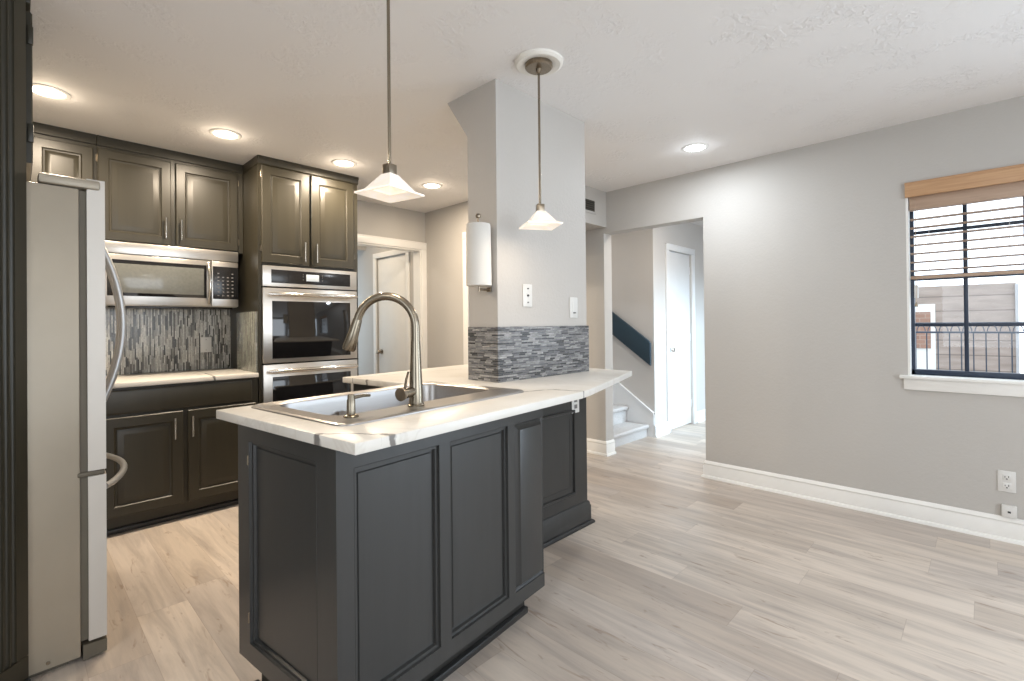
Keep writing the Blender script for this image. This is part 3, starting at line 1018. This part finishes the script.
isl = thing('kitchen_island', 'dark panelled island cabinet under the sink', 'cabinet', IO, TH)
X0, X1, Y0, Y1, ZB, ZT = 0.034, 1.003, 0.137, 0.722, 0.122, 0.9065
f = Y0
ca = B()
ca.box((X0 + 0.021, Y0 + 0.021, ZB), (X1, Y0 + 0.034, ZT)).box((X0 + 0.021, Y0 + 0.034, ZB), (X0 + 0.034, Y1 - 0.02, ZT)).box((X1 - 0.018, Y0 + 0.034, ZB), (X1, Y1 - 0.02, ZT))
ca.box((X0 + 0.021, Y1 - 0.02, ZB), (X1, Y1, 0.742)).box((X0 + 0.021, 0.749, 0.742), (X1, 0.764, ZT)).box((X0 + 0.021, Y1, 0.742), (X1, 0.764, 0.754)).box((X0 + 0.034, Y0 + 0.034, ZB), (X1 - 0.018, Y1 - 0.02, ZB + 0.018))
ca.build('carcass', ISL, isl, False)
B().box((X0 + 0.05, Y0 + 0.085, 0.0), (X1 - 0.03, Y1 - 0.05, ZB)).build('toe_kick', TOEKICK, isl, False)
B().prism([(X0 + 0.045, Y0 + 0.064, 0), (X1 - 0.03, Y0 + 0.064, 0), (X1 - 0.03, Y0 + 0.084, 0), (X0 + 0.045, Y0 + 0.084, 0)], (0, 0, 0.026), 0.004).build('toe_moulding', SHOE, isl)
B().box((X0 + 0.026, Y0 + 0.064, 0.0), (X0 + 0.048, Y1 - 0.03, 0.024), 0.006).build('toe_moulding', SHOE, isl)
# long face: stiles, rails and three panels
pan = [(0.089, 0.406), (0.456, 0.763), (0.806, 1.003)]
pz0, pz1 = 0.178, 0.832
ff = B()
ff.box((X0, f, ZB), (X1, f + 0.02, pz0)).box((X0, f, pz1), (X1, f + 0.02, ZT))
xs = [X0] + [v for p in pan for v in p]
for k in range(3):
    ff.box((xs[2 * k], f, pz0), (xs[2 * k + 1], f + 0.02, pz1))
ff.build('face_frame', ISL, isl, False)
for k, (a, c_) in enumerate(pan):
    b = B()
    if k < 2:
        inset_panel(b, a, c_, pz0, pz1, f)
    else:   # narrow end block stands proud and has a rounded top
        b.rings([rect_ring(a, c_, pz0, pz1, d_, y_) for d_, y_ in [(0.0, f + 0.016), (0.0, f + 0.004), (0.008, f + 0.010), (0.016, f + 0.006), (0.026, f - 0.008), (0.034, f - 0.010)]])
    b.build('panel', ISL, isl)
# end face with its hinged door
ey0, ey1, ez0, ez1 = 0.234, 0.640, 0.185, 0.846
ef = B()
ef.box((X0, f + 0.02, ZB), (X0 + 0.02, ey0, ZT)).box((X0, ey1, ZB), (X0 + 0.02, Y1, ZT)).box((X0, ey0, ZB), (X0 + 0.02, ey1, ez0)).box((X0, ey0, ez1), (X0 + 0.02, ey1, ZT))
ef.build('end_frame', ISL, isl, False)
b = B(Matrix.Translation((X0, 0, 0)) @ Matrix.Rotation(-PI / 2, 4, 'Z'))
inset_panel(b, -ey1, -ey0, ez0, ez1, 0.0)
ed = b.build('end_door', ISL, isl)
for zz in (0.27, 0.785):
    B().tube([(X0 - 0.003, ey1 + 0.002, zz - 0.016), (X0 - 0.003, ey1 + 0.002, zz + 0.016)], 0.003, 8).build('hinge', NICKEL if zz > 0.5 else DARKNI, ed)

# peninsula cabinet under the pillar
pc = thing('peninsula_cabinet', 'dark cabinet under the pillar, set back behind the island', 'cabinet', (0, 0, 0))
B().prism([(1.57, 1.79, 0.0), (2.468, 1.79, 0.0), (2.468, 2.66, 0.0), (1.341, 2.558, 0.0), (1.395, 2.05, 0.0), (1.53, 2.03, 0.0)], (0, 0, 0.9065)).build('carcass', ISL, pc, False)
a, c_ = 1.93, 2.335
g = B()
g.box((1.57, 1.77, 0.0), (2.468, 1.79, 0.215)).box((1.57, 1.77, 0.702), (2.468, 1.79, 0.9065)).box((1.57, 1.77, 0.215), (a, 1.79, 0.702)).box((c_, 1.77, 0.215), (2.468, 1.79, 0.702))
g.build('face_frame', ISL, pc, False)
pp = B()
pp.rings([rect_ring(a, c_, 0.215, 0.702, d_, y_) for d_, y_ in [(-0.008, 1.7695), (-0.008, 1.762), (-0.002, 1.756), (0.006, 1.757), (0.010, 1.768), (0.040, 1.768), (0.043, 1.786), (0.052, 1.786), (0.056, 1.781), (0.060, 1.781)]], True, True, True)
pp.build('panel', ISL, pc)


def base_mould(b, pts, h):
    prof = [(0.0, 0.0), (0.016, 0.0), (0.016, h - 0.03), (0.012, h - 0.022), (0.010, h - 0.008), (0.004, h), (0.0, h)]
    nr = []
    for i in range(len(pts) - 1):
        d_ = (Vector(pts[i + 1]) - Vector(pts[i])).normalized()
        nr.append(Vector((d_.y, -d_.x)))
    rings = []
    for i in range(len(pts)):
        m_ = nr[0] if i == 0 else nr[-1] if i == len(pts) - 1 else (nr[i - 1] + nr[i]) / (1 + nr[i - 1].dot(nr[i]))
        rings.append([(pts[i][0] + m_.x * q, pts[i][1] + m_.y * q, z_) for q, z_ in prof])
    return b.rings(rings)


base_mould(B(), [(1.58, 1.77), (2.468, 1.77), (2.468, 2.66)], 0.135).build('base_moulding', ISL, pc)
sh = B()
prof = [(0.016, 0.0), (0.034, 0.0), (0.033, 0.010), (0.026, 0.019), (0.016, 0.022)]
pts = [(1.58, 1.77), (2.468, 1.77), (2.468, 2.66)]
sh.rings([[(pts[0][0], pts[0][1] - q, z_) for q, z_ in prof], [(pts[1][0] + q, pts[1][1] - q, z_) for q, z_ in prof], [(pts[2][0] + q, pts[2][1], z_) for q, z_ in prof]])
sh.build('shoe_moulding', SHOE, pc)
bo2 = thing('wall_outlet', 'small white outlet on the dark cabinet just under the bar top', 'wall outlet', (2.352, 1.77, 0.745))
B().box((-0.036, -0.006, -0.056), (0.036, 0, 0.056), 0.003).build('cover_plate', PLASTIC, bo2)
B().box((-0.014, -0.0075, -0.030), (0.014, -0.005, -0.006), 0.001).box((-0.014, -0.0075, 0.008), (0.014, -0.005, 0.032), 0.001).build('socket', KEY, bo2)

# worktop: L shaped slab with the tapering bar end; opening cut for the sink
tip, e1, e2 = toI(2.579, 1.515), toI(2.597, 1.90), toI(2.60, 2.735)
poly = [(0.0, 0.0), (1.10, 0.0), (1.19, 0.012), tip, e1, e2, (0.866, 1.395), (0.866, 0.812), (0.0, 0.812)]
hx0, hx1, hy0, hy1 = 0.115, 0.935, 0.235, 0.765
wt = B()
bm = wt.bm
zt_, zb_ = 0.937, 0.907
outer_t = [bm.verts.new((x, y, zt_)) for x, y in poly]
hole = [(hx0, hy0), (hx1, hy0), (hx1, hy1), (hx0, hy1)]
hole_t = [bm.verts.new((x, y, zt_)) for x, y in hole]
eds = [bm.edges.new((outer_t[i], outer_t[(i + 1) % len(poly)])) for i in range(len(poly))]
eds += [bm.edges.new((hole_t[i], hole_t[(i + 1) % 4])) for i in range(4)]
r_ = bmesh.ops.triangle_fill(bm, use_beauty=True, use_dissolve=False, edges=eds)
fs = [g_ for g_ in bm.faces]
ex = bmesh.ops.extrude_face_region(bm, geom=fs)
for v in [g_ for g_ in ex['geom'] if isinstance(g_, bmesh.types.BMVert)]:
    v.co.z = zb_
bmesh.ops.recalc_face_normals(bm, faces=bm.faces[:])
sharp = [e for e in bm.edges if len(e.link_faces) == 2 and e.calc_face_angle() > 0.6]
bmesh.ops.bevel(bm, geom=sharp, offset=0.003, offset_type='OFFSET', segments=2, profile=0.5, affect='EDGES')
QUARTZI = quartz_mat('veined_white_quartz', [(0.066, -0.02, 0.175, 0.26, 0.0001), (0.004, 0.17, 0.11, 0.02, 0.006), (-0.01, 0.178, 0.010, 0.158, 0.014), (0.100, 0.035, 0.118, -0.01, 0.010), (0.93, 0.22, 1.10, 0.13, 0.006), (1.08, 0.14, 1.115, -0.01, 0.007),
                                              (0.866, 1.30, 1.60, 1.18, 0.003), (0.86, 1.18, 0.90, 1.08, 0.006)])
wo = wt.build('worktop', QUARTZI, None, True, IO)
wo.rotation_euler = (0, 0, TH)
tag(wo, 'long white quartz bar top with dark veins over the island and peninsula', 'worktop')

# pillar tile band
tb = B()
o_ = 0.009
tb.box((1.666 - o_, 1.719 - o_, 0.9375), (1.666, 1.934, 1.2105)).box((1.666, 1.719 - o_, 0.9375), (2.408 + o_, 1.719, 1.2105)).box((2.408, 1.719, 0.9375), (2.408 + o_, 1.934, 1.2105))
tag(tb.build('tile_band', MOSH, None, False), 'grey blue stick mosaic band round the foot of the pillar', 'backsplash')

# ---------------------------------------------------------------- sink
sk = thing('sink', 'stainless drop-in kitchen sink set in the island worktop', 'sink', (IO.x, IO.y, 0.937), TH)


def rrect(x0, x1, y0, y1, r, z, n=5):
    out = []
    for (cx, cy, a0) in ((x1 - r, y1 - r, 0), (x0 + r, y1 - r, PI / 2), (x0 + r, y0 + r, PI), (x1 - r, y0 + r, 1.5 * PI)):
        for j in range(n + 1):
            a = a0 + PI / 2 * j / n
            out.append((cx + r * math.cos(a), cy + r * math.sin(a), z))
    return out


sx0, sx1, sy0, sy1 = 0.088, 0.968, 0.187, 0.782
bx0, bx1, by0, by1 = 0.160, 0.925, 0.335, 0.742
S = B()
S.rings([rrect(sx0, sx1, sy0, sy1, 0.045, 0.0003), rrect(sx0 + 0.001, sx1 - 0.001, sy0 + 0.001, sy1 - 0.001, 0.044, 0.004),
         rrect(sx0 + 0.008, sx1 - 0.008, sy0 + 0.008, sy1 - 0.008, 0.04, 0.0075), rrect(sx0 + 0.018, sx1 - 0.018, sy0 + 0.018, sy1 - 0.018, 0.036, 0.0045),
         rrect(bx0 - 0.006, bx1 + 0.006, by0 - 0.006, by1 + 0.006, 0.065, 0.0045), rrect(bx0, bx1, by0, by1, 0.062, 0.0)], True, False, False)
S.rings([rrect(bx0, bx1, by0, by1, 0.062, 0.0), rrect(bx0 + 0.004, bx1 - 0.004, by0 + 0.004, by1 - 0.004, 0.060, -0.02), rrect(bx0 + 0.010, bx1 - 0.010, by0 + 0.010, by1 - 0.010, 0.056, -0.150),
         rrect(bx0 + 0.022, bx1 - 0.022, by0 + 0.022, by1 - 0.022, 0.05, -0.175), rrect(bx0 + 0.05, bx1 - 0.05, by0 + 0.05, by1 - 0.05, 0.04, -0.181)], True, False, True)
bmesh.ops.remove_doubles(S.bm, verts=S.bm.verts[:], dist=0.0004)
S.build('basin', SINKST, sk, True, None, 40)
B().lathe([(0.058, 0.003), (0.05, 0.005), (0.04, 0.002), (0.03, 0.0005), (0.001, 0.0005)], (0.54, 0.54, -0.180), 24, True, True).build('drain', NICKEL, sk)
dv = B()
dv.box((0.418, by0 + 0.012, -0.178), (0.438, by1 - 0.012, -0.055), 0.008)
dv.build('divider', SINKST, sk)

fc = thing('faucet', 'brushed nickel pull-down gooseneck faucet on the sink rim', 'faucet', (IO.x + 0.437 * UX.x + 0.283 * UY.x, IO.y + 0.437 * UX.y + 0.283 * UY.y, 0.9415), TH)
B().lathe([(0.029, 0.0), (0.029, 0.005), (0.0265, 0.008), (0.0245, 0.012), (0.0215, 0.10), (0.0165, 0.20), (0.0155, 0.225)], (0, 0, 0), 28).build('body', NICKEL, fc)
R_ = 0.108
sd = Vector((-0.50, 0.866, 0))
zc = 0.275
path = [(0, 0, 0.222), (0, 0, zc)]
for j in range(1, 21):
    a = math.radians(166) * j / 20
    p = sd * (R_ - R_ * math.cos(a)) + Vector((0, 0, zc + R_ * math.sin(a)))
    path.append(tuple(p))
B().tube(path, 0.0145, 18).build('spout', NICKEL, fc)
tdir = (Vector(path[-1]) - Vector(path[-2])).normalized()
p0 = Vector(path[-1])
B().tube([p0 - tdir * 0.002, p0 + tdir * 0.004, p0 + tdir * 0.05, p0 + tdir * 0.104, p0 + tdir * 0.112], [0.0155, 0.0165, 0.0195, 0.0245, 0.021], 20).build('spray_head', NICKEL, fc)
hb_ = B()
hb_.tube([(-0.012, 0, 0.052), (-0.050, -0.006, 0.050), (-0.072, -0.010, 0.049)], [0.017, 0.018, 0.018], 18)
hd = hb_.build('handle', NICKEL, fc)
B().tube([(-0.068, -0.009, 0.049), (-0.078, -0.011, 0.0485)], [0.0225, 0.0225], 20).build('handle_cap', DARKNI, hd)
B().tube([(-0.054, -0.006, 0.064), (-0.038, 0.006, 0.094), (-0.020, 0.016, 0.118)], [0.0045, 0.0042, 0.0035], 10).build('lever', NICKEL, hd)

sdp = thing('soap_dispenser', 'small nickel soap pump beside the faucet on the sink rim', 'soap dispenser', (IO.x + 0.182 * UX.x + 0.288 * UY.x, IO.y + 0.182 * UX.y + 0.288 * UY.y, 0.9415), TH)
B().lathe([(0.023, 0.0), (0.023, 0.004), (0.019, 0.007), (0.013, 0.009), (0.0125, 0.052), (0.0105, 0.056), (0.0105, 0.066), (0.009, 0.069)], (0, 0, 0), 24).build('pump_body', NICKEL, sdp)
B().tube([(0.0, 0, 0.058), (0.05, 0.012, 0.059), (0.082, 0.020, 0.055)], [0.0065, 0.0055, 0.0045], 12).build('nozzle', NICKEL, sdp)

# ---------------------------------------------------------------- things on the pillar
th = thing('paper_towel_holder', 'dark metal paper towel holder fixed to the pillar side', 'paper towel holder', (1.666, 1.775, 0))
hd_ = B()
hd_.tube([(-0.072, 0, 1.365 + 0.02), (-0.072, 0, 1.752)], 0.005, 10)
hd_.tube([(0, 0, 1.395), (-0.072, 0, 1.395)], 0.006, 10)
hd_.lathe([(0.003, 0.0), (0.012, 0.004), (0.014, 0.014), (0.010, 0.022), (0.003, 0.024)], (-0.072, 0, 1.742), 16)
hd_.build('rod', DARKNI, th)
B().box((-0.008, -0.015, 1.385), (0, 0.015, 1.408), 0.003).build('wall_bracket', DARKNI, th)
tr_ = thing('paper_towel_roll', 'white paper towel roll hanging on the pillar side', 'paper towels', (1.594, 1.775, 1.4125))
B().lathe([(0.020, 0.0), (0.0615, 0.0), (0.0625, 0.004), (0.060, 0.29), (0.058, 0.300), (0.020, 0.300)], (0, 0, 0), 32).build('roll', PAPER, tr_)
B().lathe([(0.019, 0.001), (0.019, 0.301), (0.016, 0.301), (0.016, 0.001)], (0, 0, 0), 20, False, False).build('core', SLAT, tr_)
flap = []
for j in range(7):
    a = math.radians(118 - 9 * j)
    rr = 0.063 + 0.0016 * j
    flap.append((rr * math.cos(a), rr * math.sin(a)))
fl = B()
fl.rings([[(x_, y_, 0.004) for x_, y_ in flap] + [(x_ * 1.012, y_ * 1.012, 0.004) for x_, y_ in reversed(flap)], [(x_, y_, 0.297) for x_, y_ in flap] + [(x_ * 1.012, y_ * 1.012, 0.297) for x_, y_ in reversed(flap)]])
fl.build('loose_sheet', PAPER, tr_)

jk = thing('wall_plate', 'white cover plate with three small jacks on the pillar face', 'wall plate', (1.880, 1.719, 1.372))
B().box((-0.036, -0.006, -0.059), (0.036, 0, 0.059), 0.003).build('cover_plate', PLASTIC, jk)
for zz in (0.036, 0.0, -0.036):
    B().tube([(0.0, -0.005, zz), (0.0, -0.012, zz)], 0.0055 if zz == 0 else 0.0035, 10).build('jack', PLASTD if zz >= 0 else KEY, jk)
dm = thing('dimmer_switch', 'white slide dimmer switch above the tile on the pillar face', 'light switch', (2.277, 1.719, 1.316))
B().box((-0.037, -0.006, -0.060), (0.037, 0, 0.060), 0.003).build('cover_plate', PLASTIC, dm)
B().box((-0.017, -0.0085, -0.036), (0.017, -0.005, 0.036), 0.002).build('slide_panel', PLASTIC, dm)
B().box((-0.010, -0.014, -0.034), (0.010, -0.008, -0.026), 0.001).build('slider', KEY, dm)

vt = thing('air_vent', 'small dark air vent grille on the soffit beside the pillar', 'air vent', (3.525, 2.5, 2.268))
B().box((-0.13, -0.008, -0.068), (0.13, 0, 0.068), 0.003).build('vent_frame', WALL, vt)
B().box((-0.105, -0.0095, -0.047), (0.105, -0.006, 0.047)).build('backing', PLASTD, vt, False)
for k in range(5):
    B().prism([(-0.105, -0.016, -0.044 + 0.019 * k), (-0.105, -0.009, -0.034 + 0.019 * k), (-0.105, -0.009, -0.036 + 0.019 * k)], (0.21, 0, 0)).build('slat', GASKET, vt, False)

# ---------------------------------------------------------------- plates on the right wall
ol = thing('wall_outlet', 'white double socket outlet low on the right wall under the window', 'wall outlet', (WX, -0.073, 0.328))
B().box((-0.006, -0.036, -0.058), (0, 0.036, 0.058), 0.003).build('cover_plate', PLASTIC, ol)
for zz in (0.024, -0.024):
    s_ = B().box((-0.009, -0.017, zz - 0.016), (-0.005, 0.017, zz + 0.016), 0.002).build('socket', PLASTIC, ol)
    B().box((-0.0096, -0.009, zz - 0.002), (-0.0085, -0.006, zz + 0.008)).box((-0.0096, 0.005, zz - 0.002), (-0.0085, 0.008, zz + 0.006)).box((-0.0096, -0.0035, zz - 0.012), (-0.0085, 0.0025, zz - 0.006)).build('slot', PLASTD, s_, False)
pj = thing('phone_jack', 'small grey surface jack box just above the right baseboard', 'phone jack', (WX, -0.081, 0.166))
B().box((-0.022, -0.030, -0.032), (0, 0.030, 0.034), 0.004).build('jack_box', PLASTIC, pj)
B().box((-0.0235, -0.006, -0.006), (-0.0215, 0.006, 0.004)).build('port', PLASTD, pj, False)


# ---------------------------------------------------------------- lights
def lamp(name, parent, loc, power, color, size=0.12, spread=PI):
    l = bpy.data.lights.new(name, 'AREA')
    l.shape = 'DISK'
    l.size = size
    l.energy = power
    l.color = color
    l.spread = spread
    o = bpy.data.objects.new(name, l)
    COL.objects.link(o)
    o.parent = parent
    o.location = loc
    return o


def downlight(x, y, label, lens, power, color):
    t = thing('recessed_light', label, 'ceiling light', (x, y, CZ), 0, 'recessed ceiling lights')
    B().lathe([(0.088, 0.0), (0.088, -0.004), (0.080, -0.007), (0.068, -0.006), (0.064, -0.001)], (0, 0, 0), 32, False, False).build('trim_ring', PLASTIC, t)
    B().lathe([(0.066, -0.0015), (0.064, -0.005), (0.03, -0.007), (0.001, -0.0072)], (0, 0, 0), 32, True, True).build('lens', lens, t)
    lamp('bulb', t, (0, 0, -0.02), power, color)
    pt = bpy.data.lights.new('bulb_rim', 'POINT')
    pt.energy = power * 0.05
    pt.color = color
    pt.shadow_soft_size = 0.035
    po = bpy.data.objects.new('bulb_rim', pt)
    COL.objects.link(po)
    po.parent = t
    po.location = (0, 0, -0.075)
    return t


WARM = (1.0, 0.83, 0.63)
COOL = (0.86, 0.93, 1.0)
KP = 20
downlight(0.132, 3.42, 'lit recessed light above the fridge, leftmost over the kitchen', LENSW, KP, WARM)
downlight(0.938, 3.407, 'lit recessed light in front of the microwave wall cabinet', LENSW, KP, WARM)
downlight(1.725, 3.407, 'lit recessed light in front of the tall oven cabinet', LENSW, KP, WARM)
downlight(2.545, 3.43, 'lit recessed light near the kitchen back doorway', LENSW, KP * 0.75, WARM)
downlight(3.303, 1.43, 'lit cool white recessed light near the right wall', LENSC, 11, COOL)
downlight(0.9, -0.9, 'added unseen recessed light over the dining area behind the camera', LENSC, 10, (1.0, 0.95, 0.88))  # added out of view to light the island front and pilaster
downlight(-1.2, 0.9, 'added unseen recessed light over the dining area to the left of the camera', LENSC, 10, (1.0, 0.95, 0.88))  # second added dining fixture, out of view, for the same light
downlight(4.38, 1.75, 'added unseen recessed light in the hall before the stairs', LENSC, 12, (1.0, 0.90, 0.78))  # added hall fixture, unseen, to brighten the stair wall
downlight(4.38, 3.9, 'added unseen recessed light over the stairs', LENSC, 8, (1.0, 0.90, 0.78))  # added above the stairs, out of view, to light them
downlight(2.5, 5.0, 'added unseen recessed light in the room behind the kitchen', LENSW, 6, (1.0, 0.86, 0.68))  # added unseen fixture that warms the back room


def pendant(x, y, zs, label, rz, canopy, power):
    t = thing('pendant_lamp', label, 'pendant lamp', (x, y, 0), rz, 'pendant lamps over the bar')
    if canopy:
        tag(B().lathe([(0.112, 0.0), (0.112, -0.010), (0.100, -0.018), (0.080, -0.016), (0.070, -0.012), (0.001, -0.012)], (x, y, CZ), 40, True, True).build('ceiling_medallion', WPLASTER), 'round white ceiling medallion around the canopy of the pendant by the pillar', 'ceiling medallion')
    zc_ = CZ - (0.012 if canopy else 0.0)
    B().lathe([(0.064, zc_), (0.064, zc_ - 0.014), (0.058, zc_ - 0.020), (0.014, zc_ - 0.022), (0.012, zc_ - 0.040), (0.006, zc_ - 0.044)], (0, 0, 0), 32).build('canopy', DARKNI, t)
    sh_ = zs + 0.066
    B().tube([(0, 0, zc_ - 0.03), (0, 0, sh_ + 0.03)], 0.0055, 12).build('rod', NICKEL, t)
    B().box((-0.017, -0.017, sh_ - 0.004), (0.017, 0.017, sh_ + 0.034), 0.002).build('socket', DARKNI, t)
    h = 0.0815

    def sq(s, z):
        return [(-s, -s, z), (s, -s, z), (s, s, z), (-s, s, z)]
    b = B()
    b.rings([sq(0.020, sh_), sq(0.056, zs + 0.018), sq(0.060, zs + 0.012), sq(0.056, zs + 0.010), sq(0.020, sh_ - 0.006)], True, True, True)
    b.build('shade_dome', SHADE, t)
    b = B()
    b.rings([sq(0.057, zs + 0.015), sq(h, zs + 0.004), sq(h, zs - 0.002), sq(0.058, zs + 0.006), sq(0.052, zs + 0.010), sq(0.040, zs + 0.011)], True, False, False)
    b.build('shade_flange', SHADE2, t)
    lamp('bulb', t, (0, 0, zs - 0.004), power, (1.0, 0.82, 0.62), 0.09, PI)
    return t


pendant(0.890, 1.435, 1.664, 'near pendant lamp with square alabaster shade over the sink', math.radians(13), False, 2.0)
pendant(1.704, 1.470, 1.675, 'pendant lamp with square glass shade hanging beside the pillar', math.radians(-32), True, 1.1)
